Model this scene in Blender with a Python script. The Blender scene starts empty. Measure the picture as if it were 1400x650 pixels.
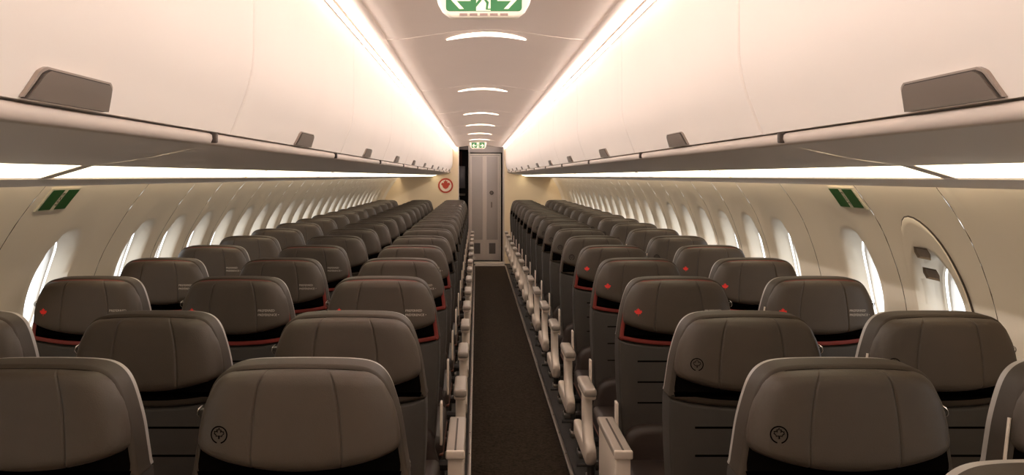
import bpy, bmesh, math, random
from mathutils import Vector
random.seed(7)
C = bpy.context.scene.collection
PI = math.pi
EYE = 1.53

# ------------------------------------------------------------ camera, world, exposure
cam_d = bpy.data.cameras.new('camera'); cam = bpy.data.objects.new('camera', cam_d); C.objects.link(cam)
cam.location = (0, 0, EYE); cam.rotation_euler = (PI/2, 0, 0)
cam_d.sensor_width = 36; cam_d.lens = 36*1200/1400
cam_d.shift_x = 48/1400; cam_d.shift_y = -84/1400
cam_d.clip_start = .02; cam_d.clip_end = 200
bpy.context.scene.camera = cam
W = bpy.data.worlds.new('world'); bpy.context.scene.world = W; W.use_nodes = True
WORLD = 2.6; COVE = 46.5; SIDE = 3.5; CEIL = 4.0; WASH = 9.5
bg = W.node_tree.nodes['Background']; bg.inputs[0].default_value = (.90, .95, 1, 1); bg.inputs[1].default_value = WORLD
vs = bpy.context.scene.view_settings
bpy.context.scene.display_settings.display_device = 'sRGB'
vs.view_transform = 'Standard'; vs.look = 'None'; vs.exposure = 0.35; vs.gamma = 1; vs.use_curve_mapping = False

# ------------------------------------------------------------ materials
def s2l(c): return tuple(((v/255)/12.92 if v/255 <= .04045 else ((v/255+.055)/1.055)**2.4) for v in c)
MATS = {}
def mat(name, rgb, rough=.6, metal=0, noise=0, nscale=60, bump=0, bscale=300, emit=None, estr=0, coat=0, spec=.5):
    m = bpy.data.materials.new(name); m.use_nodes = True; nt = m.node_tree; b = nt.nodes['Principled BSDF']
    col = s2l(rgb)+(1,)
    b.inputs['Base Color'].default_value = col; b.inputs['Roughness'].default_value = rough
    b.inputs['Metallic'].default_value = metal; b.inputs['Specular IOR Level'].default_value = spec
    if coat: b.inputs['Coat Weight'].default_value = coat
    tc = nt.nodes.new('ShaderNodeTexCoord')
    if noise:
        n = nt.nodes.new('ShaderNodeTexNoise'); n.inputs['Scale'].default_value = nscale; n.inputs['Detail'].default_value = 4
        nt.links.new(tc.outputs['Object'], n.inputs['Vector'])
        r = nt.nodes.new('ShaderNodeMapRange'); r.inputs['From Min'].default_value = .3; r.inputs['From Max'].default_value = .7
        r.inputs['To Min'].default_value = 1-noise; r.inputs['To Max'].default_value = 1+noise
        nt.links.new(n.outputs['Fac'], r.inputs['Value'])
        mx = nt.nodes.new('ShaderNodeVectorMath'); mx.operation = 'SCALE'; mx.inputs[0].default_value = col[:3]
        nt.links.new(r.outputs['Result'], mx.inputs['Scale']); nt.links.new(mx.outputs[0], b.inputs['Base Color'])
    if bump:
        n = nt.nodes.new('ShaderNodeTexNoise'); n.inputs['Scale'].default_value = bscale; n.inputs['Detail'].default_value = 3
        nt.links.new(tc.outputs['Object'], n.inputs['Vector'])
        bp = nt.nodes.new('ShaderNodeBump'); bp.inputs['Strength'].default_value = bump; bp.inputs['Distance'].default_value = .002
        nt.links.new(n.outputs['Fac'], bp.inputs['Height']); nt.links.new(bp.outputs['Normal'], b.inputs['Normal'])
    if emit:
        b.inputs['Emission Color'].default_value = s2l(emit)+(1,); b.inputs['Emission Strength'].default_value = estr
    MATS[name] = m; return m
mat('bin_white', (240, 229, 221), .75, noise=.01, nscale=3, spec=.15)
mat('ceiling_white', (246, 231, 221), .55, noise=.01, nscale=3)
mat('cove_white', (240, 225, 214), .5)
mat('panel_grey', (236, 226, 219), .5, noise=.01, nscale=3)
mat('lip_grey', (204, 190, 180), .65, spec=.2)
mat('lip_edge', (214, 198, 184), .3)
mat('latch_grey', (122, 110, 101), .42, noise=.02, nscale=8)
mat('latch_rim', (165, 150, 140), .35)
mat('joint_dark', (70, 60, 54), .7)
mat('joint_soft', (112, 100, 88), .9, spec=.1)
mat('wall_cream', (232, 222, 206), .5, noise=.015, nscale=4)
mat('bulkhead_cream', (226, 206, 174), .6, noise=.01, nscale=4)
mat('leather', (66, 55, 45), .55, noise=.04, nscale=25, bump=.25, bscale=420)
mat('leather_rim', (56, 46, 37), .6, spec=.3, noise=.03, nscale=25, bump=.2, bscale=420)
mat('leather_lower', (54, 48, 43), .55, noise=.03, nscale=25, bump=.2, bscale=420)
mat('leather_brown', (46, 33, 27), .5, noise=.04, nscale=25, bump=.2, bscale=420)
mat('cushion_rust', (112, 62, 44), .6, noise=.04, nscale=25)
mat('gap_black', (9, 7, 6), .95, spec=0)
mat('stitch_dark', (10, 8, 7), .9, spec=0)
mat('emblem_dark', (10, 8, 7), .9, spec=0)
mat('red_piping', (118, 36, 28), .5)
mat('red_leaf', (222, 42, 34), .5)
mat('letter_pale', (190, 180, 168), .6)
mat('chrome', (215, 210, 205), .2, metal=1)
mat('plastic_pale', (216, 200, 186), .38)
mat('plastic_pad', (150, 138, 128), .45)
mat('plastic_grey', (150, 142, 136), .42)
mat('metal_dark', (60, 54, 50), .5, metal=.4)
mat('track_metal', (150, 140, 130), .35, metal=.8)
mat('carpet', (50, 41, 32), .95, noise=.55, nscale=70, bump=.6, bscale=260, spec=.1)
mat('floor_dark', (52, 46, 42), .9, noise=.2, nscale=60)
mat('door_grey', (204, 192, 184), .5, noise=.01, nscale=5)
mat('door_panel', (168, 158, 152), .5)
mat('door_trim', (206, 194, 184), .4)
mat('vent_dark', (96, 88, 84), .6)
mat('galley_dark', (40, 34, 34), .6)
mat('galley_brown', (96, 64, 58), .6)
mat('galley_steel', (150, 150, 156), .35, metal=.6)
mat('sign_green', (30, 84, 34), .45)
mat('sign_lit_green', (60, 124, 76), .4, emit=(60, 124, 76), estr=.12)
mat('sign_lit_white', (236, 232, 204), .4, emit=(240, 236, 205), estr=.45)
mat('sign_housing', (240, 226, 208), .4, emit=(240, 226, 205), estr=.12)
mat('sign_plate', (214, 206, 186), .5)
mat('sign_print', (170, 140, 132), .6)
mat('emblem_red', (184, 62, 40), .5)
mat('emblem_white', (232, 214, 196), .5)
mat('frame_white', (236, 230, 222), .4)
mat('cove_lamp', (255, 240, 220), .5, emit=(255, 245, 238), estr=COVE)
mat('side_lamp', (255, 240, 210), .5, emit=(255, 240, 205), estr=SIDE)
mat('wash_lamp', (255, 235, 200), .5, emit=(255, 236, 205), estr=WASH)
mat('ceiling_lamp', (255, 250, 240), .5, emit=(255, 240, 225), estr=CEIL)
def glass():
    m = bpy.data.materials.new('window_glass'); m.use_nodes = True; nt = m.node_tree; nt.nodes.clear()
    o = nt.nodes.new('ShaderNodeOutputMaterial'); t = nt.nodes.new('ShaderNodeBsdfTransparent'); g = nt.nodes.new('ShaderNodeBsdfGlossy')
    g.inputs['Roughness'].default_value = .03; t.inputs[0].default_value = (.93, .95, .96, 1)
    mx = nt.nodes.new('ShaderNodeMixShader'); mx.inputs[0].default_value = .06
    nt.links.new(t.outputs[0], mx.inputs[1]); nt.links.new(g.outputs[0], mx.inputs[2]); nt.links.new(mx.outputs[0], o.inputs[0])
    MATS['window_glass'] = m
glass()

# ------------------------------------------------------------ helpers
class MB:
    def __init__(s): s.v = []; s.f = []; s.m = []; s.mats = []
    def mi(s, m):
        if m not in s.mats: s.mats.append(m)
        return s.mats.index(m)
    def add(s, verts, faces, m):
        o = len(s.v); s.v += [tuple(p) for p in verts]; k = s.mi(m)
        for f in faces: s.f.append([i+o for i in f]); s.m.append(k)
        return s
    def box(s, x0, x1, y0, y1, z0, z1, m, bev=0):
        bm = bmesh.new(); bmesh.ops.create_cube(bm, size=1)
        for v in bm.verts:
            v.co = Vector((x0+(v.co.x+.5)*(x1-x0), y0+(v.co.y+.5)*(y1-y0), z0+(v.co.z+.5)*(z1-z0)))
        if bev: bmesh.ops.bevel(bm, geom=bm.edges[:], offset=bev, segments=3, profile=.5, affect='EDGES')
        bm.verts.index_update()
        s.add([v.co[:] for v in bm.verts], [[v.index for v in f.verts] for f in bm.faces], m); bm.free(); return s
    def grid(s, rows, m, closed_u=False, flip=False):
        n = len(rows[0]); vs_ = [p for r in rows for p in r]; fs = []
        for i in range(len(rows)-1):
            for j in range(n if closed_u else n-1):
                a = i*n+j; b = i*n+(j+1) % n; c = (i+1)*n+(j+1) % n; d = (i+1)*n+j
                fs.append([a, d, c, b] if flip else [a, b, c, d])
        return s.add(vs_, fs, m)
    def tube(s, pts, r, m, closed=False, n=8, rx=None, cap=True):
        pts = [Vector(p) for p in pts]; L = len(pts); rings = []; up0 = None
        for i, p in enumerate(pts):
            a = pts[(i-1) % L] if (closed or i > 0) else p; b = pts[(i+1) % L] if (closed or i < L-1) else p
            t = (b-a).normalized()
            if up0 is None:
                up0 = Vector((0, 1, 0)) if abs(t.y) < .9 else Vector((1, 0, 0))
            side = t.cross(up0).normalized(); up = side.cross(t).normalized(); up0 = up
            rr = r[i] if isinstance(r, (list, tuple)) else r
            rings.append([tuple(p+side*math.cos(2*PI*k/n)*rr+up*math.sin(2*PI*k/n)*(rr if rx is None else rx)) for k in range(n)])
        if closed: rings.append(rings[0])
        s.grid(rings, m, closed_u=True)
        if not closed and cap:
            s.add(rings[0], [list(range(n))], m); s.add(rings[-1], [list(range(n))[::-1]], m)
        return s
    def slab(s, outline, y0, y1, m, r=.01, steps=3):
        """closed (x,z) outline, front y0 (towards -y) rounded with r, back y1"""
        n = len(outline); rings = []
        def inset(d):
            out = []
            for i in range(n):
                a = Vector(outline[i-1]); p = Vector(outline[i]); b = Vector(outline[(i+1) % n])
                t1 = (p-a).normalized(); t2 = (b-p).normalized()
                nn = Vector((-(t1.y+t2.y), t1.x+t2.x)); nn = nn.normalized() if nn.length > 1e-6 else Vector((-t1.y, t1.x))
                out.append(p+nn*d*sgn)
            return out
        ar = sum(outline[i-1][0]*outline[i][1]-outline[i][0]*outline[i-1][1] for i in range(n))
        sgn = 1 if ar > 0 else -1
        for k in range(steps+1):
            a = PI/2*k/steps; d = r*(1-math.sin(a)); y = y0+r*(1-math.cos(a))
            rings.append([(q.x, y, q.y) for q in inset(d)])
        rings.append([(q[0], y1, q[1]) for q in outline])
        s.grid(rings, m, closed_u=True)
        s.add(rings[0], [list(range(n))], m); s.add(rings[-1], [list(range(n))[::-1]], m)
        return s
    def mesh(s, name, smooth=True, angle=35):
        me = bpy.data.meshes.new(name); me.from_pydata(s.v, [], s.f)
        for m in s.mats: me.materials.append(MATS[m])
        me.polygons.foreach_set('material_index', s.m)
        bm = bmesh.new(); bm.from_mesh(me); bmesh.ops.remove_doubles(bm, verts=bm.verts, dist=1e-5)
        bmesh.ops.recalc_face_normals(bm, faces=bm.faces)
        if smooth:
            for f in bm.faces: f.smooth = True
            for e in bm.edges:
                if len(e.link_faces) == 2 and e.calc_face_angle(0) > math.radians(angle): e.smooth = False
        bm.to_mesh(me); bm.free(); return me
    def build(s, name, parent=None, smooth=True, angle=35):
        return link(name, s.mesh(name, smooth, angle), parent)
def link(name, me, parent=None, loc=None):
    o = bpy.data.objects.new(name, me); C.objects.link(o)
    if parent: o.parent = parent
    if loc: o.location = loc
    return o
def empty(name, loc=(0, 0, 0)):
    o = bpy.data.objects.new(name, None); C.objects.link(o); o.location = loc; o.empty_display_size = .1; return o
def tag(o, label, cat, group=None, kind=None):
    o['label'] = label; o['category'] = cat
    if group: o['group'] = group
    if kind: o['kind'] = kind
    return o
def struct(o): o['kind'] = 'structure'; return o
def catmull(pts, n=4, closed=True):
    out = []; L = len(pts)
    for i in range(L if closed else L-1):
        g = lambda k: Vector(pts[k % L]) if closed else Vector(pts[min(max(k, 0), L-1)])
        p0, p1, p2, p3 = g(i-1), g(i), g(i+1), g(i+2)
        for k in range(n):
            t = k/n
            out.append(tuple(.5*((2*p1)+(p2-p0)*t+(2*p0-5*p1+4*p2-p3)*t*t+(3*p1-p0-3*p2+p3)*t**3)))
    if not closed: out.append(tuple(pts[-1]))
    return out
def interp(tab, x):
    if x >= tab[0][0]: return tab[0][1]
    for (a, va), (b, vb) in zip(tab, tab[1:]):
        if x >= b: return vb+(va-vb)*(x-b)/(a-b)
    return tab[-1][1]
def smooth(a, b, x):
    t = min(1, max(0, (x-a)/(b-a))); return t*t*(3-2*t)
ORD = ['first', 'second', 'third', 'fourth', 'fifth', 'sixth', 'seventh', 'eighth', 'ninth', 'tenth', 'eleventh', 'twelfth',
       'thirteenth', 'fourteenth', 'fifteenth', 'sixteenth', 'seventeenth', 'eighteenth', 'nineteenth', 'twentieth',
       'twenty-first', 'twenty-second', 'twenty-third', 'twenty-fourth', 'twenty-fifth', 'twenty-sixth', 'twenty-seventh', 'twenty-eighth']

YF, YB = -2.2, 15.3          # cabin front end, rear bulkhead
AX = .037                    # axis of ceiling and bins
# ------------------------------------------------------------ floor
mb = MB(); mb.box(-1.75, 1.65, YF, 19, -.04, 0, 'floor_dark'); struct(mb.build('floor', smooth=False))
mb = MB(); mb.box(-.03, .475, YF, 14.85, 0, .006, 'carpet', .002)
tag(mb.build('aisle_carpet'), 'dark brown speckled carpet runner along the aisle', 'carpet')
for i, (x0, x1) in enumerate([(-.052, -.03), (.475, .497)]):
    mb = MB(); mb.box(x0, x1, YF, 14.95, 0, .012, 'track_metal', .003)
    y = .5
    while y < 14.8:
        mb.box((x0+x1)/2-.003, (x0+x1)/2+.003, y, y+.012, .012, .0145, 'chrome'); y += .39
    struct(mb.build('trim_%d' % (i+1)))
mb = MB(); mb.box(-.03, .475, 14.85, 15.35, 0, .012, 'door_panel', .002); mb.box(-.05, .495, 15.28, 15.42, .0, .03, 'door_trim', .004)
struct(mb.build('trim_3'))

# ------------------------------------------------------------ side walls with windows
PL = [(.10, 1.36), (-.03, 1.47), (-.11, 1.54), (-.2, 1.60), (-.3, 1.66), (-.4, 1.71), (-.55, 1.75), (-.8, 1.76), (-1.2, 1.66), (-1.53, 1.50)]
PR = [(.10, 1.30), (-.03, 1.40), (-.11, 1.46), (-.2, 1.515), (-.3, 1.55), (-.4, 1.585), (-.55, 1.61), (-.8, 1.62), (-1.2, 1.54), (-1.53, 1.40)]
HA, HB, HN = .124, .195, 2.4
HC = -.45
def wall(side, name, wins, plain_edges, exit_y):
    tab = PL if side < 0 else PR
    # smoothed profile
    def prof(h):
        return sum(interp(tab, h+d) for d in (-.06, -.03, 0, .03, .06))/5
    mb = MB()
    edges = sorted(plain_edges)
    T = .05; B = -.98
    bays = list(zip(edges, edges[1:]))
    for (a, b) in bays:
        w = [q for q in wins+[exit_y] if a < q < b]
        G = .0025
        a2, b2 = a+G, b-G
        if w:
            yc = w[0]; hc = HC if yc != exit_y else -.50
            n = 72; angs = [2*PI*k/n for k in range(n)]
            for cx, cz in ((a2, T), (b2, T), (a2, B), (b2, B)):
                ca = math.atan2(cz-hc, cx-yc) % (2*PI)
                k = min(range(n), key=lambda i: abs(((angs[i]-ca+PI) % (2*PI))-PI)); angs[k] = ca
            rows = []
            ss = [0, .03, .06, .1, .14, .18, .23, .28, .34, .4, .48, .56, .66, .78, .9, 1]
            for s in ss:
                row = []
                for t in angs:
                    c, sn = math.cos(t), math.sin(t)
                    re = 1/((abs(c)/HA)**HN+(abs(sn)/HB)**HN)**(1/HN)
                    rr = min([(((b2 if c > 0 else a2)-yc)/c) if abs(c) > 1e-6 else 9, (((T if sn > 0 else B)-hc)/sn) if abs(sn) > 1e-6 else 9])
                    r = re+(rr-re)*s
                    y, h = yc+c*r, hc+sn*r
                    q = ((abs(y-yc)/HA)**HN+(abs(h-hc)/HB)**HN)**(1/HN)
                    q2 = ((abs(y-yc)/HA)**2.2+(abs(h-hc)/(HB*1.08))**2.2)**(1/2.2)
                    rec = .07*(1-smooth(1, 1.22, q))+.012*(1-smooth(1.1, 1.75, q2))
                    rec *= smooth(0, .02, min(y-a2, b2-y)+1e-3) if 0 else 1
                    row.append((side*(prof(h)+rec), y, EYE+h))
                rows.append(row)
            mb.grid(rows, 'wall_cream', closed_u=True)
        else:
            hs = [T-(T-B)*k/16 for k in range(17)]
            mb.grid([[(side*prof(h), y, EYE+h) for y in (a2, (a2+b2)/2, b2)] for h in hs], 'wall_cream')
        hs = [T-(T-B)*k/16 for k in range(17)]
        # groove at b
        mb.grid([[(side*(prof(h)+d), y, EYE+h) for y, d in ((b2, .0), (b2, .006), (b+G, .006), (b+G, 0))] for h in hs], 'joint_soft')
    ys = [edges[0], edges[-1]]
    hs = [B-(1.53+B)*k/8 for k in range(9)]
    mb.grid([[(side*prof(h), y, EYE+h) for y in ys] for h in hs], 'wall_cream')
    # closing band above, behind the bins
    mb.grid([[(side*prof(T), y, EYE+T), (side*1.2, y, EYE+.35), (side*.8, y, EYE+.62), (side*.3, y, EYE+.66)] for y in ys], 'wall_cream')
    mb.grid([[(side*(prof(h)), YF, EYE+h), (side*prof(h), edges[0], EYE+h)] for h in [T, -.3, -.98, -1.53]], 'wall_cream')
    struct(mb.build(name, angle=50))
    return prof
def edges_for(wins, exit_y, ea, eb):
    ws = sorted(wins); e = [YF+.01]
    before = [w for w in ws if w < exit_y]; after = [w for w in ws if w > exit_y]
    for a, b in zip(before, before[1:]): e.append((a+b)/2)
    e += [ea, eb]
    for a, b in zip(after, after[1:]): e.append((a+b)/2)
    e.append(19.0)
    return e
wr = [-1.3+.5*k for k in range(7)]+[3.63]+[4.51+.505*k for k in range(21)]
wl = [-1.3+.5*k for k in range(7)]+[3.54]+[4.36+.495*k for k in range(22)]
er = edges_for(wr, 3.0, 2.68, 3.27); el = edges_for(wl, 2.72, 2.4, 3.0)
profR = wall(1, 'wall_right', wr, er, 3.0)
profL = wall(-1, 'wall_left', wl, el, 2.72)
# windows
def window_mesh(side, prof, hc):
    n = 48
    def ring(k, off):
        out = []
        for i in range(n):
            t = 2*PI*i/n; c, sn = math.cos(t), math.sin(t)
            re = k/((abs(c)/HA)**HN+(abs(sn)/HB)**HN)**(1/HN)
            out.append((side*(prof(hc+sn*re)+off), c*re, sn*re))
        return out
    fr = MB(); fr.grid([ring(1.03, .092), ring(.99, .09), ring(.93, .094), ring(.90, .104), ring(.90, .125), ring(1.03, .125)], 'frame_white', closed_u=True)
    pn = MB(); r = ring(.91, .112); cx = (side*(prof(hc)+.112), 0, 0)
    pn.add(r+[cx], [[i, (i+1) % n, n] for i in range(n)], 'window_glass')
    return fr.mesh('window_frame'), pn.mesh('pane')
k = 0
for side, prof, wins, ex in ((-1, profL, wl, 2.72), (1, profR, wr, 3.0)):
    fm, pm = window_mesh(side, prof, HC); fe, pe = window_mesh(side, prof, -.50)
    # the ring is built relative to the window centre, X absolute
    for y in sorted(wins+[ex]):
        k += 1; e_ = (y == ex)
        w = struct(link('window_%d' % k, fe if e_ else fm, None, (0, y, EYE+(-.50 if e_ else HC))))
        link('pane', pe if e_ else pm, w)

# ------------------------------------------------------------ exit hatch cover on the right wall
def hatch(side, prof, yc, hc, label):
    n = 72; mb = MB()
    def ring(s, off):
        out = []
        for i in range(n):
            t = 2*PI*i/n; c, sn = math.cos(t), math.sin(t)
            re = 1.0/((abs(c)/HA)**HN+(abs(sn)/HB)**HN)**(1/HN)
            bb = .36 if sn > 0 else .27
            ro = 1/((abs(c)/.19)**2.1+(abs(sn)/bb)**2.1)**(1/2.1)
            r = re+(ro-re)*s; y, h = c*r, hc+sn*r
            q = ((abs(y)/HA)**HN+(abs(h-hc)/HB)**HN)**(1/HN)
            rec = .08*(1-smooth(1, 1.3, q))+.02*(1-smooth(1.2, 1.75, q))*0
            out.append((side*(prof(h)+rec+off), y, h-hc))
        return out
    rows = [ring(s, -.008) for s in (0.0, .06, .12, .2, .3, .42, .55, .7, .85, .97)]+[ring(1, -.004), ring(1.0, .02)]
    mb.grid(rows, 'wall_cream', closed_u=True)
    root = tag(mb.build('exit_hatch_cover', angle=50), label, 'hatch'); root.location = (0, yc, EYE+hc)
    sm = MB(); sm.tube(ring(1.015, -.001), .0035, 'joint_dark', closed=True, n=6); sm.build('seam', root)
    for dh, dy in ((.235, .012), (.165, .0)):
        g = MB(); h = hc+dh; X = prof(h)-.008
        rows = []
        for j in range(2): pass
        pts = [(-.055, .0), (-.045, .02), (.045, .02), (.055, 0), (.045, -.02), (-.045, -.02)]
        o = [(side*(prof(h+q)-.0095), dy+p, dh+q) for p, q in pts]; i_ = [(side*(prof(h+q)-.005), dy+p*.78, dh+q*.7) for p, q in pts]
        g.grid([o, i_], 'joint_soft', closed_u=True); g.add(i_, [list(range(6))], 'latch_grey')
        g.build('finger_grip', root)
hatch(1, profR, 3.0, -.50, 'arched cream hatch cover with two finger grips round the nearest right window')

# ------------------------------------------------------------ bins, service panels, lamps
FACE = [(.505, .079), (.497, .098), (.488, .122), (.477, .15), (.468, .18), (.462, .215), (.460, .255), (.4595, .3), (.4595, .35), (.4595, .40), (.459, .45), (.458, .497)]
def px(side, d): return AX+side*d
LBIN = 1.34
def dface(h):
    t = [(b, a) for a, b in FACE][::-1]
    return interp(t, h)
def bins():
    for side, sn in ((-1, 'left'), (1, 'right')):
        ys = [1.667+LBIN*k for k in range(-3, 11)]; ys[-1] = YB
        idx = 0
        for k in range(len(ys)-1):
            a, b = ys[k]+.0025, ys[k+1]-.0025
            vis = ys[k+1] > .7
            root = empty('overhead_bin', (px(side, .6), (a+b)/2, EYE+.08))
            off = Vector(root.location)
            P = lambda d, y, h: tuple(Vector((px(side, d), y, EYE+h))-off)
            # door: curved face with rounded ends
            mb = MB(); rows = []
            prof2 = [(.56, .0815)]+FACE+[(.49, .507), (.60, .51)]
            prof2 = [prof2[0]]+catmull(FACE, 3, False)+prof2[-2:]
            for (y, ins) in ((a, .010), (a+.002, .004), (a+.006, 0), (a+.012, 0), (a+.05, 0), ((a+b)/2, 0), (b-.05, 0), (b-.012, 0), (b-.006, 0), (b-.002, .004), (b, .010)):
                rows.append([P(d+ins, y, h) for d, h in prof2])
            mb.grid(rows, 'bin_white')
            mb.add([P(d+.01, a, h) for d, h in prof2], [list(range(len(prof2)))], 'joint_soft')
            mb.add([P(d+.01, b, h) for d, h in prof2], [list(range(len(prof2)))], 'joint_soft')
            mb.build('door', root, angle=60)
            # housing behind
            mb = MB(); mb.add([P(*q) for q in ((.56, a, .085), (.95, a, .085), (.75, a, .505), (.56, a, .505), (.56, b, .085), (.95, b, .085), (.75, b, .505), (.56, b, .505))],
                              [[0, 1, 2, 3], [7, 6, 5, 4], [0, 4, 5, 1], [1, 5, 6, 2], [2, 6, 7, 3], [3, 7, 4, 0]], 'panel_grey')
            mb.build('body', root, smooth=False)
            # latch: tapered plate hugging the curved lower face
            yc = (a+b)/2
            lt = MB(); rim = MB()
            def plate(mbx, w, t, hb, ht, lift, m, depth=.012):
                rows = []; N = 14
                for i in range(N+1):
                    v = i/N; h = hb+(ht-hb)*v
                    ww = (w+(t-w)*v)*(1-.10*max(0, (v-.8)/.2)**2)
                    rows.append([P(dface(h)-lift*(.35+.65*math.sin(PI*min(1, v*1.0+.08)) if 0 else 1), yc+ww*u, h) for u in (-1, -.9, -.4, 0, .4, .9, 1)])
                mbx.grid(rows, m)
                # skirt
                edge = rows[0]+[r[-1] for r in rows[1:-1]]+rows[-1][::-1]+[r[0] for r in rows[1:-1]][::-1]
                low = [tuple(Vector(p)+Vector((side*depth, 0, 0))) for p in edge]
                mbx.grid([edge, low], m, closed_u=True)
            plate(rim, .103, .088, .081, .1145, .005, 'latch_rim')
            plate(lt, .098, .081, .080, .1105, .0085, 'latch_grey')
            l = lt.build('latch', root); r_ = rim.build('latch_surround', l)
            gap = MB(); plate(gap, .1,.083, .081, .112, .0065, 'joint_dark'); gap.build('latch_gap', l)
            if vis:
                tag(root, '%s closed white overhead bin counted from the camera, along the %s side' % (ORD[idx], sn), 'overhead bin', 'overhead bins on the %s side' % sn); idx += 1
            else:
                tag(root, 'closed white overhead bin, %s behind the camera on the %s side' % (ORD[1-k], sn), 'overhead bin', 'overhead bins behind the camera on the %s side' % sn)
bins()
def service():
    for side, sn in ((-1, 'left'), (1, 'right')):
        ys = [1.565+LBIN*k for k in range(-3, 11)]; ys[-1] = YB
        idx = 0; xw = (1.34 if side < 0 else 1.30)
        dw = xw+side*AX*-1 if 0 else (xw+AX if side < 0 else xw-AX)
        for k in range(len(ys)-1):
            a, b = ys[k]+.0008, ys[k+1]-.0008; vis = ys[k+1] > .8
            root = empty('service_panel', (px(side, .7), (a+b)/2, EYE)); off = Vector(root.location)
            P = lambda d, y, h: tuple(Vector((px(side, d), y, EYE+h))-off)
            mb = MB()
            lip = [(.56, .0765), (.512, .0765), (.506, .073), (.505, .066), (.508, .0595), (.512, .0572)]
            mb.grid([[P(d, y, h) for d, h in lip] for y in (a, b)], 'lip_grey'); 
            mb.grid([[P(d, y, h) for d, h in ((.512, .0572), (.515, .0555), (.519, .0550))] for y in (a, b)], 'lip_edge')
            lipo = mb.build('front_lip', root, angle=60)
            mb = MB(); under = [(.519, .0550), (.56, .046), (.62, .033), (.68, .024), (.728, .0185), (.732, .024)]
            mb.grid([[P(d, y, h) for d, h in under] for y in (a, b)], 'panel_grey'); mb.build('underside', root)
            mb = MB(); outer = [(.806, .004), (.808, -.006), (.83, -.0085), (1.0, -.016), (dw, -.032), (dw+.004, -.028), (dw, -.024), (.9, -.004)]
            mb.grid([[P(d, y, h) for d, h in outer] for y in (a, b)], 'panel_grey'); mb.build('outer_panel', root, angle=60)
            # small joint clip on the lip at the far end
            mb = MB(); mb.box(-.006, .006, -.006, .006, -.009, .009, 'joint_dark', .002)
            j = mb.build('joint_clip', root); j.location = P(.5045, b-.004, .068)
            # top closing panel over lamps
            mb = MB(); mb.grid([[P(d, y, h) for d, h in ((.56, .077), (.72, .06), (.86, .04), (1.25, .07))] for y in (a, b)], 'panel_grey'); mb.build('backing', root)
            if vis: tag(root, '%s grey underside panel from the camera below the %s bins' % (ORD[idx], sn), 'service panel', 'service panels under the %s bins' % sn)
            else: tag(root, 'grey underside panel, %s behind the camera below the %s bins' % (ORD[max(0, 1-k)], sn), 'service panel', 'service panels behind the camera, %s' % sn)
            # lamp
            s0 = .022 if k % 2 else .009
            a3, b3 = a+s0, b-(.009 if k % 2 else .022)
            lamp = MB(); off2 = Vector((px(side, .768), (a+b)/2, EYE+.01))
            Q = lambda d, y, h: tuple(Vector((px(side, d), y, EYE+h))-off2)
            lamp.grid([[Q(d, y, h) for d, h in ((.734, .0185), (.768, .010), (.804, -.003))] for y in (a3, b3)], 'side_lamp')
            lo = lamp.build('strip_light', None); lo.location = off2
            for (c0, c1) in ((a, a3), (b3, b)):
                cp = MB()
                cp.add([Q(d, y, h) for y in (c0, c1) for d, h in ((.73, .0185), (.806, -.004), (.806, .02), (.73, .03))],
                       [[0, 1, 2, 3], [7, 6, 5, 4], [0, 4, 5, 1], [1, 5, 6, 2], [2, 6, 7, 3], [3, 7, 4, 0]], 'panel_grey')
                cp.build('end_cap', lo, smooth=False)
            if vis:
                tag(lo, '%s glowing strip light from the camera above the %s windows' % (ORD[idx], sn), 'strip light', 'strip lights above the %s windows' % sn); idx += 1
            else: tag(lo, 'glowing strip light, %s behind the camera above the %s windows' % (ORD[max(0, 1-k)], sn), 'strip light', 'strip lights behind the camera, %s' % sn)
        # hidden wash lamp between outer panel and wall
        xx = side*(1.345 if side < 0 else 1.305)
        mb = MB(); mb.add([(xx, YF+.1, EYE+.02), (xx+side*.035, YF+.1, EYE+.02), (xx+side*.035, YB-.05, EYE+.02), (xx, YB-.05, EYE+.02)], [[0, 1, 2, 3]], 'wash_lamp')
        tag(mb.build('wash_light'), 'warm light hidden in the slot at the top of the %s wall' % sn, 'light')
service()
# cove: lamps and ledge per ceiling bay
cy = [YF+.02]+[3.27+1.96*k for k in range(-2, 7)]; cy = [c for c in cy if c < YB-.3]+[YB]
for side, sn in ((-1, 'left'), (1, 'right')):
    idx = 0
    for k in range(len(cy)-1):
        a, b = cy[k]+.006, cy[k+1]-.006
        o = Vector((px(side, .44), (a+b)/2, EYE+.5)); mb = MB()
        Q = lambda d, y, h: tuple(Vector((px(side, d), y, EYE+h))-o)
        mb.grid([[Q(d, y, h) for d, h in ((.4542, .4860), (.4562, .5080))] for y in (a, b)], 'cove_lamp')
        lo = mb.build('cove_light', None); lo.location = o
        mb = MB(); mb.grid([[Q(d, y, h) for d, h in ((.4480, .516), (.4465, .5120), (.376, .5065), (.372, .5085), (.372, .52))] for y in (a, b)], 'cove_white')
        mb.build('ledge', lo)
        mb = MB(); mb.grid([[Q(d, y, h) for d, h in ((.4538, .4862), (.4542, .4852), (.4600, .4850), (.4600, .509))] for y in (a, b)], 'cove_white'); mb.build('housing', lo)
        if cy[k+1] > 2: tag(lo, '%s glowing cove light from the camera along the %s ceiling edge' % (ORD[idx], sn), 'cove light', 'cove lights on the %s' % sn); idx += 1
        else: tag(lo, 'glowing cove light, %s behind the camera along the %s ceiling edge' % (ORD[max(0, 1-k)], sn), 'cove light', 'cove lights behind the camera, %s' % sn)
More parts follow.
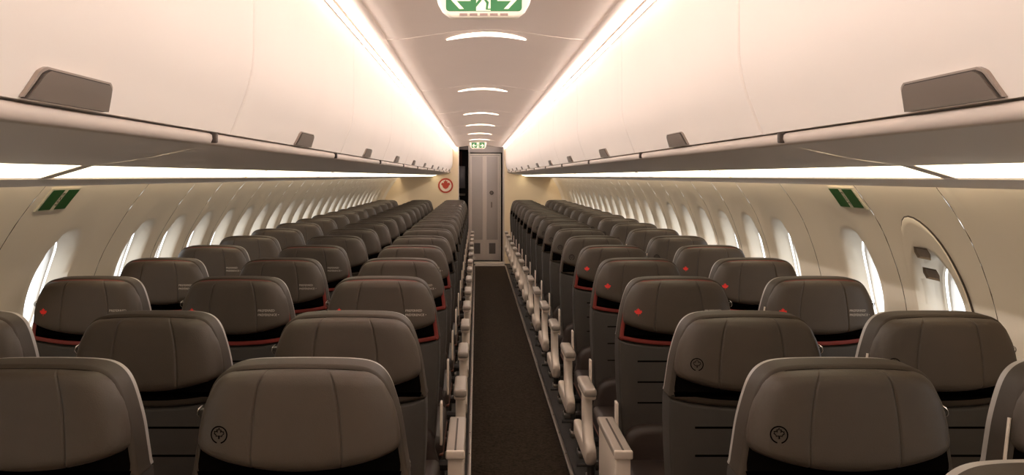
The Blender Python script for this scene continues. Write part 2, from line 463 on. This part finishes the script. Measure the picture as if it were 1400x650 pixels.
# ceiling
def ceil_h(d):
    t = min(1, abs(d)/.375); return .509+.038*(.5+.5*math.cos(PI*t))**.9
mb = MB()
for k in range(len(cy)-1):
    a, b = cy[k]+.002, cy[k+1]-.002
    ds = [-.375+.75*i/24 for i in range(25)]
    mb.grid([[(AX+d, y, EYE+ceil_h(d)+e) for d in ds] for y, e in ((a+.003, .006), (a+.006, 0), (b-.006, 0), (b-.003, .006))], 'ceiling_white')
    mb.grid([[(AX+d, y, EYE+ceil_h(d)+.006) for d in ds] for y in (b-.003, b+.007)], 'gap_black')
mb.box(-.9, .95, YF, 19, EYE+.60, EYE+.62, 'ceiling_white')
struct(mb.build('ceiling', angle=60))
# crescent ceiling lights
for i, z in enumerate((3.40, 5.5, 7.6, 9.3, 11.2, 13.0)):
    mb = MB(); n = 24; rows = []; cr = []
    for j in range(n+1):
        d = -.155+.31*j/n; t = 1-abs(d/.155)**2.2
        yy = .05*(1-t)-.03
        rows.append([(d, yy-.003-.033*t**.7, ceil_h(d)-.004), (d, yy+.003+.033*t**.7, ceil_h(d)-.004)])
    mb.grid([list(r) for r in zip(*rows)], 'ceiling_lamp')
    lo = mb.build('ceiling_light'); lo.location = (AX, z, EYE)
    fr = MB(); fr.tube([(p[0], p[1]+.010, p[2]+.004) for _, p in rows], .004, 'ceiling_white', n=6); fr.build('bezel', lo)
    tag(lo, '%s thin white crescent light from the camera on the ceiling centreline' % ORD[i], 'ceiling light', 'crescent lights down the ceiling')

# ------------------------------------------------------------ exit signs
def txt(body, size, m, align='CENTER', res=3):
    cu = bpy.data.curves.new('t', 'FONT'); cu.body = body; cu.size = size; cu.align_x = align; cu.resolution_u = res
    cu.extrude = .0002
    o = bpy.data.objects.new('t', cu); C.objects.link(o); bpy.context.view_layer.update()
    dg = bpy.context.evaluated_depsgraph_get(); me = bpy.data.meshes.new_from_object(o.evaluated_get(dg))
    bpy.data.objects.remove(o); me.materials.clear(); me.materials.append(MATS[m]); return me
def man(mb, cx, cz, s, y, m, flip=1):
    R = lambda pts: mb.add([(cx+flip*s*p, y, cz+s*q) for p, q in pts], [list(range(len(pts)))], m)
    R([(.10+.07*math.cos(t*PI/5), .86+.07*math.sin(t*PI/5)) for t in range(10)])
    R([(-.06, .74), (.10, .76), (.04, .42), (-.12, .42)])
    R([(-.10, .45), (.0, .42), (-.14, .24), (-.32, .02), (-.40, .06), (-.22, .30)])
    R([(-.06, .45), (.05, .42), (.20, .26), (.16, .02), (.34, .02), (.34, -.03), (.08, -.03), (.10, .22)])
    R([(-.04, .74), (-.06, .66), (-.24, .62), (-.30, .46), (-.36, .48), (-.30, .68)])
    R([(.06, .74), (.08, .62), (.24, .56), (.36, .60), (.38, .54), (.24, .49), (.06, .56)])
def exit_sign(y, label):
    root = empty('exit_sign', (AX-.018, y, EYE+.43))
    mb = MB(); n = 32; out = []
    w, hgt = .134, .112
    out = [(-w, hgt), (-w*.985, .07), (-w*.93, .04), (-w*.84, .018), (-w*.70, .003), (-w*.6, 0), (w*.6, 0), (w*.70, .003), (w*.84, .018), (w*.93, .04), (w*.985, .07), (w, hgt)]
    mb.slab(out, -.014, .014, 'sign_housing', .008); mb.build('housing', root)
    g = MB(); o2 = []
    x1, z0, z1, r = .103, .0165, .104, .01
    for cx, cz, a0 in ((x1-r, z0+r, -90), (x1-r, z1-r, 0), (-x1+r, z1-r, 90), (-x1+r, z0+r, 180)):
        for q in range(5):
            t = math.radians(a0+q*22.5); o2.append((cx+r*math.cos(t), cz+r*math.sin(t)))
    g.slab(o2, -.0165, -.013, 'sign_lit_green', .0008, 1); g.build('green_panel', root)
    yy = -.0168
    for s in (-1, 1):
        a = MB()
        pts = [(.098, .060), (.062, .022), (.048, .022), (.072, .049), (.030, .049), (.030, .071), (.072, .071), (.048, .098), (.062, .098)]
        pts = [(.094, .052), (.066, .0225), (.054, .0225), (.0735, .0440), (.036, .0440), (.036, .060), (.0735, .060), (.054, .0815), (.066, .0815)]
        a.add([(s*p, yy, q) for p, q in pts], [list(range(9))], 'sign_lit_white')
        a.build('arrow', root, smooth=False)
    d = MB(); d.add([(-.021, yy, .0175), (.018, yy, .0175), (.018, yy, .100), (-.021, yy, .100)], [[0, 1, 2, 3]], 'sign_lit_white'); d.build('doorway_symbol', root, smooth=False)
    m_ = MB(); man(m_, -.001, .022, .072, yy-.0006, 'sign_lit_green'); m_.build('running_figure', root, smooth=False)
    pr = MB()
    for i in range(5): pr.box(-.066+i*.0275, -.066+i*.0275+.021, -.0168, -.0138, .0045, .0105, 'sign_print')
    pr.build('small_print', root, smooth=False)
    tag(root, label, 'exit sign')
exit_sign(2.39, 'large green exit sign with two arrows hanging at the top of the picture')
exit_sign(13.9, 'tiny distant exit sign hanging above the grey folding door')
def wall_sign(side, prof, y0, y1, label):
    root = empty('exit_placard', (side*prof(-.08), (y0+y1)/2, EYE-.08)); o = Vector(root.location)
    def patch(mb, ya, yb, h0, h1, l, m):
        rows = [[Vector((side*(prof(h0+(h1-h0)*t/6)-l), y, EYE+h0+(h1-h0)*t/6))-o for y in (ya, yb)] for t in range(7)]
        back = [[Vector((side*(prof(h0+(h1-h0)*t/6)+.004), y, EYE+h0+(h1-h0)*t/6))-o for y in (ya, yb)] for t in range(7)]
        mb.grid(rows, m); 
        ring = rows[0]+[r[1] for r in rows[1:-1]]+rows[-1][::-1]+[r[0] for r in rows[1:-1]][::-1]
        rb = back[0]+[r[1] for r in back[1:-1]]+back[-1][::-1]+[r[0] for r in back[1:-1]][::-1]
        mb.grid([ring, rb], m, closed_u=True)
    mb = MB(); patch(mb, y0-.012, y1+.005, -.044, -.125, .008, 'sign_plate'); mb.build('plate', root)
    L = y1-y0
    for a, b in ((0, .42), (.58, 1)):
        mb = MB(); patch(mb, y0+a*L, y0+b*L, -.050, -.121, .010, 'sign_green'); mb.build('green_field', root)
    me = txt('EXIT', .034, 'stitch_dark')
    for v in me.vertices:
        hh = -.0855-v.co.x*.72; yy = (y0+y1)/2+v.co.y*.8-.010
        if side > 0: yy = (y0+y1)/2-v.co.y*.8+.010
        v.co = Vector((side*(prof(hh)-.0095), yy, EYE+hh))-o
    link('lettering', me, root)
    tag(root, label, 'sign')
wall_sign(-1, profL, 3.07, 3.27, 'green and white exit placard high on the left wall')
wall_sign(1, profR, 3.30, 3.51, 'green and white exit placard high on the right wall')

# ------------------------------------------------------------ maple leaf emblem shapes (x, z), radius 1
LEAF = [(0, 1), (.17, .66), (.36, .76), (.27, .30), (.50, .52), (.56, .40), (.80, .44), (.71, .20), (.84, .13), (.46, -.17), (.52, -.33), (.06, -.27), (.05, -.72)]
LEAF = LEAF+[(-x, z) for x, z in LEAF[::-1]][:-1]
LEAF = [p for i, p in enumerate(LEAF)]

# ------------------------------------------------------------ rear bulkheads, door, galley
def bulkhead(name, side, inner, prof):
    mb = MB(); pts = [(inner, 0)]+[(side*(prof(h)-.002), EYE+h) for h in (-1.52, -1.2, -.98, -.8, -.55, -.4, -.3, -.2, -.1, 0.04)]+[(side*1.2, EYE+.2), (side*.9, EYE+.56), (inner, EYE+.56)]
    mb.slab(pts, YB, YB+.05, 'bulkhead_cream', .003, 1)
    mb.tube([(inner, YB+.02, .0), (inner, YB+.02, EYE+.53)], .014, 'door_trim', n=8)
    struct(mb.build(name))
bulkhead('wall_back_left', -1, -.325, profL); bulkhead('wall_back_right', 1, .478, profR)
# arched corner liners where bulkhead meets the side walls
for i, (side, prof) in enumerate(((-1, profL), (1, profR))):
    mb = MB(); hs = [.03, -.05, -.12, -.2, -.3, -.42, -.6, -.9, -1.5]
    mb.grid([[(side*(prof(h)-.003), YB-.28, EYE+h), (side*(prof(h)-.012), YB-.12, EYE+h), (side*(prof(h)-.05), YB-.03, EYE+h), (side*(prof(h)-.10), YB-.002, EYE+h)] for h in hs], 'wall_cream')
    struct(mb.build('trim_%d' % (i+4)))
# roundel
root = empty('roundel', (-.545, YB-.004, EYE-.165))
mb = MB(); circ = lambda r, n=40: [(r*math.cos(2*PI*i/n), r*math.sin(2*PI*i/n)) for i in range(n)]
mb.slab(circ(.130), -.006, .004, 'emblem_red', .002, 1); mb.build('disc', root)
mb = MB(); o_, i_ = circ(.106), circ(.082); mb.slab(circ(.103), -.0075, -.005, 'emblem_white', .0005, 1); mb.build('white_ring', root)
mb = MB()
lf = [(x*.098, z*.098+.006) for x, z in LEAF]; cx0 = (0, 0)
mb.add([(x, -.0085, z) for x, z in lf]+[(0, -.0085, .0)], [[i, (i+1) % len(lf), len(lf)] for i in range(len(lf))], 'emblem_red')
mb.slab(circ(.055), -.009, -.007, 'emblem_red', .0004, 1)
mb.build('leaf', root)
tag(root, 'red round maple leaf emblem on the cream left bulkhead', 'emblem')
struct_back = MB(); struct_back.box(-1.9, 1.9, 18.9, 18.95, 0, 2.3, 'galley_dark')
struct(struct_back.build('wall_back', smooth=False))
mb = MB(); mb.box(-1.9, 1.9, YF-.03, YF, 0, 2.3, 'bulkhead_cream'); struct(mb.build('wall_front', smooth=False))
# lavatory unit: panel wall and folding door
YD = 15.62
mb = MB(); mb.box(-.150, -.128, YD-.03, YD+1.4, 0, EYE+.56, 'door_grey', .004)
mb.box(.455, .62, YD-.03, YD+.02, 0, EYE+.56, 'door_grey', .004)
mb.box(-.128, .455, YD-.01, YD+.02, EYE+.42, EYE+.56, 'door_panel', .004)
mb.box(-.328, -.150, YD-.03, YD+.02, EYE+.47, EYE+.56, 'vent_dark', .004)
struct(mb.build('wall_lavatory'))
root = empty('folding_door', (.165, YD, 0))
for (a, b, nm) in ((-.285, -.035, 'leaf'), (-.02, .235, 'leaf')):
    mb = MB(); mb.box(a, b, -.03, .0, .03, EYE+.37, 'door_grey', .006); lf_ = mb.build('door_leaf', root)
    mb = MB(); mb.box(a+.03, b-.03, -.034, -.028, .40, EYE+.35, 'door_panel', .004); mb.build('inset', lf_)
    mb = MB()
    for q in range(6): mb.box(a+.075, b-.075, -.036, -.030, .16+q*.03, .178+q*.03, 'vent_dark')
    mb.box(a+.07, b-.07, -.0335, -.030, .15, .34, 'vent_dark')
    mb.build('vent', lf_)
mb = MB(); mb.box(-.292, -.285, -.045, .0, .02, EYE+.39, 'door_trim', .002); mb.box(.238, .262, -.045, 0, .02, EYE+.39, 'door_trim', .004); mb.box(-.292, .262, -.045, 0, EYE+.375, EYE+.40, 'door_trim', .004)
mb.box(-.038, -.017, -.042, 0, .03, EYE+.37, 'door_trim', .003)
mb.build('frame', root)
mb = MB(); mb.tube([(.095+.028*math.cos(2*PI*i/16), -.045, 1.235+.028*math.sin(2*PI*i/16)) for i in range(16)], .008, 'joint_dark', closed=True, n=6); mb.slab([(.095+.018*math.cos(2*PI*i/16), 1.235+.018*math.sin(2*PI*i/16)) for i in range(16)], -.05, -.03, 'latch_grey', .002); mb.build('lock', root)
mb = MB(); mb.box(.082, .108, -.038, -.03, .97, 1.07, 'latch_grey', .003); mb.build('notice', root)
tag(root, 'pale grey two-leaf folding door with round lock at the end of the aisle', 'door')
root = empty('galley_unit', (-.37, 16.6, 0))
mb = MB(); mb.box(-.25, .2, 0, .5, 0, 2.05, 'galley_dark', .004); mb.build('cabinet', root)
mb = MB(); mb.box(-.18, .09, -.06, 0, 1.72, 2.0, 'galley_brown', .004); mb.build('upper_locker', root)
mb = MB(); mb.box(-.02, .15, -.05, 0, 1.30, 1.72, 'galley_steel', .006); mb.build('oven', root)
mb = MB(); mb.box(-.1, .15, -.08, 0, 1.16, 1.2, 'door_trim', .003); mb.build('worktop', root)
mb = MB(); mb.box(.01, .05, -.05, 0, .3, 1.14, 'galley_steel', .003); mb.build('cart_front', root)
tag(root, 'dark galley unit glimpsed left of the grey folding door', 'galley')

# ------------------------------------------------------------ seats
TOP = 1.147
def cush_W(v):   # half width of headrest cushion by height fraction
    return interp([(1.0, .135), (.975, .150), (.94, .161), (.88, .171), (.78, .180), (.65, .190), (.5, .197), (.3, .203), (.15, .2055), (.07, .2045), (.03, .201), (0, .192)], v)
def cush_top(x): return TOP-.0075-.010*abs(x/.14)**2.5*.6
def cush_bot(x): return TOP-.212+.040*min(1, abs(x)/.2)**2
def cush_y(u, v):
    fu = max(0, 1-abs(u)**7)**.5; vv = 2*v-1
    fv = max(0, 1-abs(vv)**(16 if vv > 0 else 14))**.5
    base = -.014-.040*fu*fv-.010*fu*fv*(1-v)
    return base
SEAM = .44
def seam_groove(u):
    g = 0
    for c in (-SEAM, SEAM): g += .0035*math.exp(-((u-c)/.012)**2)
    return g
def cushion_mesh():
    mb = MB()
    us = sorted(set([round(-1+2*i/32, 4) for i in range(33)]+[s*(SEAM+d) for s in (-1, 1) for d in (-.03, -.02, -.012, -.006, 0, .006, .012, .02, .03)]+[-.99, .99, -.97, .97]))
    vs_ = sorted(set([i/22 for i in range(23)]+[.01, .02, .98, .99, .965]))
    rows = []
    for v in vs_:
        r = []
        for u in us:
            x = u*cush_W(v); z = cush_bot(x)+(cush_top(x)-cush_bot(x))*v
            r.append((x, cush_y(u, v)+(seam_groove(u) if abs(u) < .9 else 0), z))
        rows.append(r)
    mb.grid(rows, 'leather')
    edge = rows[0]+[r[-1] for r in rows[1:-1]]+rows[-1][::-1]+[r[0] for r in rows[1:-1]][::-1]
    mb.grid([edge, [(x*.97, .03, z) for x, y, z in edge]], 'leather', closed_u=True)
    return mb.mesh('headrest', angle=60)
def on_cushion(x, z, lift=.0008):
    bz, tz = cush_bot(x), cush_top(x); v = (z-bz)/(tz-bz); u = x/cush_W(v)
    return (x, cush_y(u, v)-lift, z)
def half(pts): return pts+[(-x, z) for x, z in pts[::-1] if x > 1e-6]
RIMH = [(0, 0), (.055, -.0005), (.10, -.002), (.135, -.007), (.160, -.020), (.178, -.043), (.192, -.08), (.205, -.13), (.213, -.18), (.218, -.215), (.2185, -.232), (.18, -.243), (.1, -.255), (0, -.260)]
def inset_path(d, dtop=None, dbot=None):
    path = catmull(half(RIMH), 4, True); n = len(path); out = []
    for i in range(n):
        a = Vector(path[i-1]); p = Vector(path[i]); b = Vector(path[(i+1) % n]); t = (b-a).normalized(); nn = Vector((t.y, -t.x))
        w = d
        if dtop is not None: w = dtop+(d-dtop)*smooth(-.01, -.08, p.y)
        if dbot is not None: w = w+(dbot-w)*smooth(-.20, -.235, p.y)
        out.append(p+nn*w)
    return [(q.x, q.y) for q in out]
def rim_mesh():
    mb = MB(); mb.slab([(x, TOP+z) for x, z in inset_path(0)], -.020, .050, 'leather_rim', .012, 5)
    mb.slab([(x, TOP+z) for x, z in inset_path(.003)], .048, .072, 'plastic_grey', .004)
    return mb.mesh('headrest_shell', angle=60)
def groove_shade_mesh():
    mb = MB(); mb.slab([(x, TOP+z) for x, z in inset_path(.011, .0075, .020)], -.0208, .0, 'gap_black', .001, 1); return mb.mesh('groove_shade', angle=50)  # black slab painting in the shade of the groove round and under the cushion
def piping_mesh():
    mb = MB(); p = inset_path(.0105, .0085, .0135); n = len(p); pts = [(x, -.0195, TOP+z) for x, z in p]
    mb.tube(pts, [.0020+.0062*smooth(-.02, -.12, z) for x, z in p], 'red_piping', closed=True, n=8, rx=.0035)
    return mb.mesh('piping')
BACKH = [(.0, -.262), (.1, -.257), (.18, -.245), (.2165, -.234), (.2185, -.25), (.219, -.30), (.217, -.38), (.212, -.47), (.206, -.57), (.200, -.65), (.195, -.69), (.17, -.70), (0, -.70)]
def back_mesh():
    mb = MB(); o = [(x, TOP+z) for x, z in half(BACKH)]
    mb.slab(o, -.020, .075, 'leather_lower', .010, 4)
    for q in (.314, .392, .47): mb.box(-.148, .148, -.0206, -.010, TOP-q-.003, TOP-q+.003, 'stitch_dark')
    mb.box(-.195, .195, .07, .09, .46, TOP-.28, 'plastic_grey', .008)
    return mb.mesh('backrest', angle=50)
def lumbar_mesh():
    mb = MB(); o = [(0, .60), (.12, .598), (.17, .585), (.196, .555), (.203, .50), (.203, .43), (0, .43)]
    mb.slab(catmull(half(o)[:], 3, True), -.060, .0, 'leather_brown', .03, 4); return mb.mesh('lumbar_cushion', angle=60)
def seat_mesh():
    mb = MB(); mb.box(-.222, .222, -.53, -.02, .37, .475, 'leather_brown', .03)
    mb.box(-.224, .224, -.525, -.05, .395, .405, 'cushion_rust', .003); return mb.mesh('seat_cushion', angle=50)
def frame_mesh():
    mb = MB()
    for y in (-.44, -.12): mb.tube([(-.26, y, .33), (.26, y, .33)], .022, 'metal_dark', n=10)
    mb.box(-.2, .2, -.48, -.06, .345, .372, 'metal_dark', .006)
    mb.tube([(-.26, -.50, .10), (.26, -.50, .10)], .009, 'metal_dark', n=8)
    return mb.mesh('seat_frame')
def leg_mesh(y0, y1):
    mb = MB(); mb.tube([(0, y0, .33), (0, y0+(y1-y0)*.5, .18), (0, y1, .03)], [.02, .017, .02], 'metal_dark', n=8)
    mb.box(-.022, .022, y1-.05, y1+.05, .0, .03, 'track_metal', .006); return mb.mesh('leg')
def pad_mesh():
    mb = MB(); mb.box(-.027, .027, -.53, -.27, .632, .665, 'plastic_pad', .012); mb.box(-.025, .025, -.52, -.29, .618, .645, 'plastic_pale', .010); return mb.mesh('armrest')
def strut_mesh():
    mb = MB(); path = catmull([(-.40, .645), (-.405, .60), (-.41, .54), (-.425, .485), (-.47, .43), (-.55, .395)], 5, False)
    rows = []
    for i, (y, z) in enumerate(path):
        t = i/(len(path)-1); a = Vector(path[min(i+1, len(path)-1)])-Vector(path[max(i-1, 0)]); a.normalize(); n = Vector((-a.y, a.x))
        w = .030+.016*t; w *= (1 if i < len(path)-1 else .6)
        ring = []
        for k in range(12):
            c, s = math.cos(2*PI*k/12), math.sin(2*PI*k/12)
            e = lambda q: math.copysign(abs(q)**.5, q)
            ring.append((.021*e(c), y+n.x*w*e(s), z+n.y*w*e(s)))
        rows.append(ring)
    mb.grid(rows, 'plastic_pale', closed_u=True); mb.add(rows[0], [list(range(12))], 'plastic_pale'); mb.add(rows[-1], [list(range(12))], 'plastic_pale')
    mb.box(-.018, .018, -.50, -.06, .35, .42, 'plastic_pale', .012)
    return mb.mesh('armrest_strut', angle=60)
def boxarm_mesh():
    mb = MB(); mb.box(-.024, .024, -.56, -.18, .36, .648, 'plastic_pale', .006); return mb.mesh('armrest_side')
def lid_mesh():
    mb = MB(); mb.box(-.029, .029, -.568, -.17, .642, .667, 'plastic_pad', .006); mb.box(-.003, .003, -.562, -.2, .664, .6685, 'joint_dark'); mb.box(-.0295, .0295, -.571, -.556, .640, .668, 'plastic_pale', .005)
    return mb.mesh('armrest_lid')
def hinge_mesh():
    mb = MB(); mb.box(-.0045, .0045, -.035, .01, .52, .68, 'plastic_pale', .003); return mb.mesh('hinge_cover')
def inner_arm_mesh():
    mb = MB(); mb.box(-.018, .018, -.46, -.05, .615, .648, 'plastic_grey', .012); mb.box(-.012, .012, -.12, .02, .45, .63, 'metal_dark', .006); return mb.mesh('inner_armrest')
def bracket_mesh():
    mb = MB(); mb.tube(catmull([(-.004, .0, TOP-.088), (.003, -.006, TOP-.094), (.005, -.006, TOP-.104), (0, -.002, TOP-.112)], 3, False), .0016, 'chrome', n=6)
    mb.box(-.006, .003, -.004, .016, TOP-.106, TOP-.096, 'metal_dark', .0015); return mb.mesh('side_bracket')
def trim_mesh():
    mb = MB(); mb.tube(catmull([(-.003, -.010, TOP-.11), (.004, -.014, TOP-.15), (.010, -.015, TOP-.20), (.0125, -.014, TOP-.27), (.010, -.013, TOP-.36)], 4, False), .0035, 'plastic_pale', n=8); return mb.mesh('side_trim')
def emblem_mesh():
    mb = MB(); cx, cz, R = -.152, TOP-.131, .0175; n = 28
    a0, a1 = math.radians(-90+14), math.radians(270-14)
    rows = []
    for r in (R, R*.85):
        rows.append([on_cushion(cx+r*math.cos(a0+(a1-a0)*i/n), cz+r*math.sin(a0+(a1-a0)*i/n)) for i in range(n+1)])
    mb.grid(rows, 'emblem_dark')
    pts = [(cx+x*R*.70, cz+z*R*.70+.001) for x, z in LEAF]; m_ = len(pts)
    mb.tube([on_cushion(*p) for p in pts], .0009, 'emblem_dark', closed=True, n=5)
    return mb.mesh('emblem')
def leaf_mesh():
    mb = MB(); cx, cz, R = -.152, TOP-.125, .0175
    pts = [(cx+x*R, cz+z*R) for x, z in LEAF]; m_ = len(pts)
    mb.add([on_cushion(*p) for p in pts]+[on_cushion(cx, cz, .0012)], [[i, (i+1) % m_, m_] for i in range(m_)], 'red_leaf')
    return mb.mesh('leaf_mark')
def letter_mesh():
    mb = MB()
    for body, z in (('PREFERRED', TOP-.121), ('PR\u00c9F\u00c9RENCE \u2022', TOP-.137)):
        me = txt(body, .0135, 'letter_pale', 'LEFT', 2)
        vs_ = [on_cushion(.094+v.co.x*.92, z+v.co.y*.85, .0009) for v in me.vertices]
        mb.add(vs_, [list(p.vertices) for p in me.polygons], 'letter_pale'); bpy.data.meshes.remove(me)
    return mb.mesh('lettering', smooth=False)
M = dict(back=back_mesh(), cush=cushion_mesh(), rim=rim_mesh(), pipe=piping_mesh(), gshade=groove_shade_mesh(), trim=trim_mesh(), lum=lumbar_mesh(), seat=seat_mesh(), frame=frame_mesh(),
         legf=leg_mesh(-.40, -.44), legr=leg_mesh(-.14, -.04), pad=pad_mesh(), strut=strut_mesh(), barm=boxarm_mesh(), lid=lid_mesh(), hinge=hinge_mesh(),
         inner=inner_arm_mesh(), brk=bracket_mesh(), emb=emblem_mesh(), leaf=leaf_mesh(), let=letter_mesh())
def make_seat(x, y, aisle, red, boxy):
    """aisle: +1 aisle on the right of this seat, -1 on the left, 0 not an aisle seat (sign of away side in 'away')"""
    side, away = aisle
    r = empty('cabin_seat', (x, y, 0))
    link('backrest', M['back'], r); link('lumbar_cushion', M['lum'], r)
    sh = link('headrest_shell', M['rim'], r)
    link('groove_shade', M['gshade'], sh)
    if red: link('piping', M['pipe'], sh)['label'] = 'red piping round the headrest'
    h = link('headrest', M['cush'], r)
    if red: link('leaf_mark', M['leaf'], h)['label'] = 'small red maple leaf'; link('lettering', M['let'], h)
    else: link('emblem', M['emb'], h)['label'] = 'dark round maple leaf emblem'
    link('seat_cushion', M['seat'], r); link('seat_frame', M['frame'], r)
    for sx in (-.18, .18):
        link('leg', M['legf'], r, (sx, 0, 0)); link('leg', M['legr'], r, (sx, 0, 0))
    if side:
        if boxy:
            a = link('armrest', M['barm'], r, (side*.292, 0, 0)); link('armrest_lid', M['lid'], a)
        else:
            a = link('armrest', M['pad'], r, (side*.292, 0, 0)); link('armrest_strut', M['strut'], a)
        link('hinge_cover', M['hinge'], r, (side*.226, 0, 0))
    link('inner_armrest', M['inner'], r, (away*.266, 0, 0))
    b = link('side_bracket', M['brk'], r, (away*.206, 0, 0)); b.scale = (away, 1, 1)
    return r
rows = [1.80, 2.45, 3.32, 4.08, 4.84]+[4.84+.77*k for k in range(1, 13)]
for i, y in enumerate(rows):
    red = i in (2, 3, 4)
    look = 'red-piped leather' if red else 'plain leather'
    if i < 2: look = 'nearby plain leather'
    for blk, xs in (('left', (-.36, -.908, -1.46)), ('right', (.752, 1.29))):
        for j, x in enumerate(xs):
            sd = (1 if blk == 'left' else -1)
            pos = 'aisle' if j == 0 else ('window' if j == len(xs)-1 else 'middle')
            s = make_seat(x, y, (sd if j == 0 else 0, -sd), red, i < 3)
            if blk == 'right' and j == 1: t_ = link('side_trim', M['trim'], s, (-.207, 0, 0)); t_.scale = (-1, 1, 1)
            tag(s, '%s %s seat %s of the aisle, %s row from the camera' % (look, pos, blk, ORD[i]), 'seat', 'seats %s of the aisle' % blk)
s = make_seat(.80, 1.125, (-1, 1), False, True)
tag(s, 'brown leather seat barely showing its top at the lower right picture edge', 'seat')
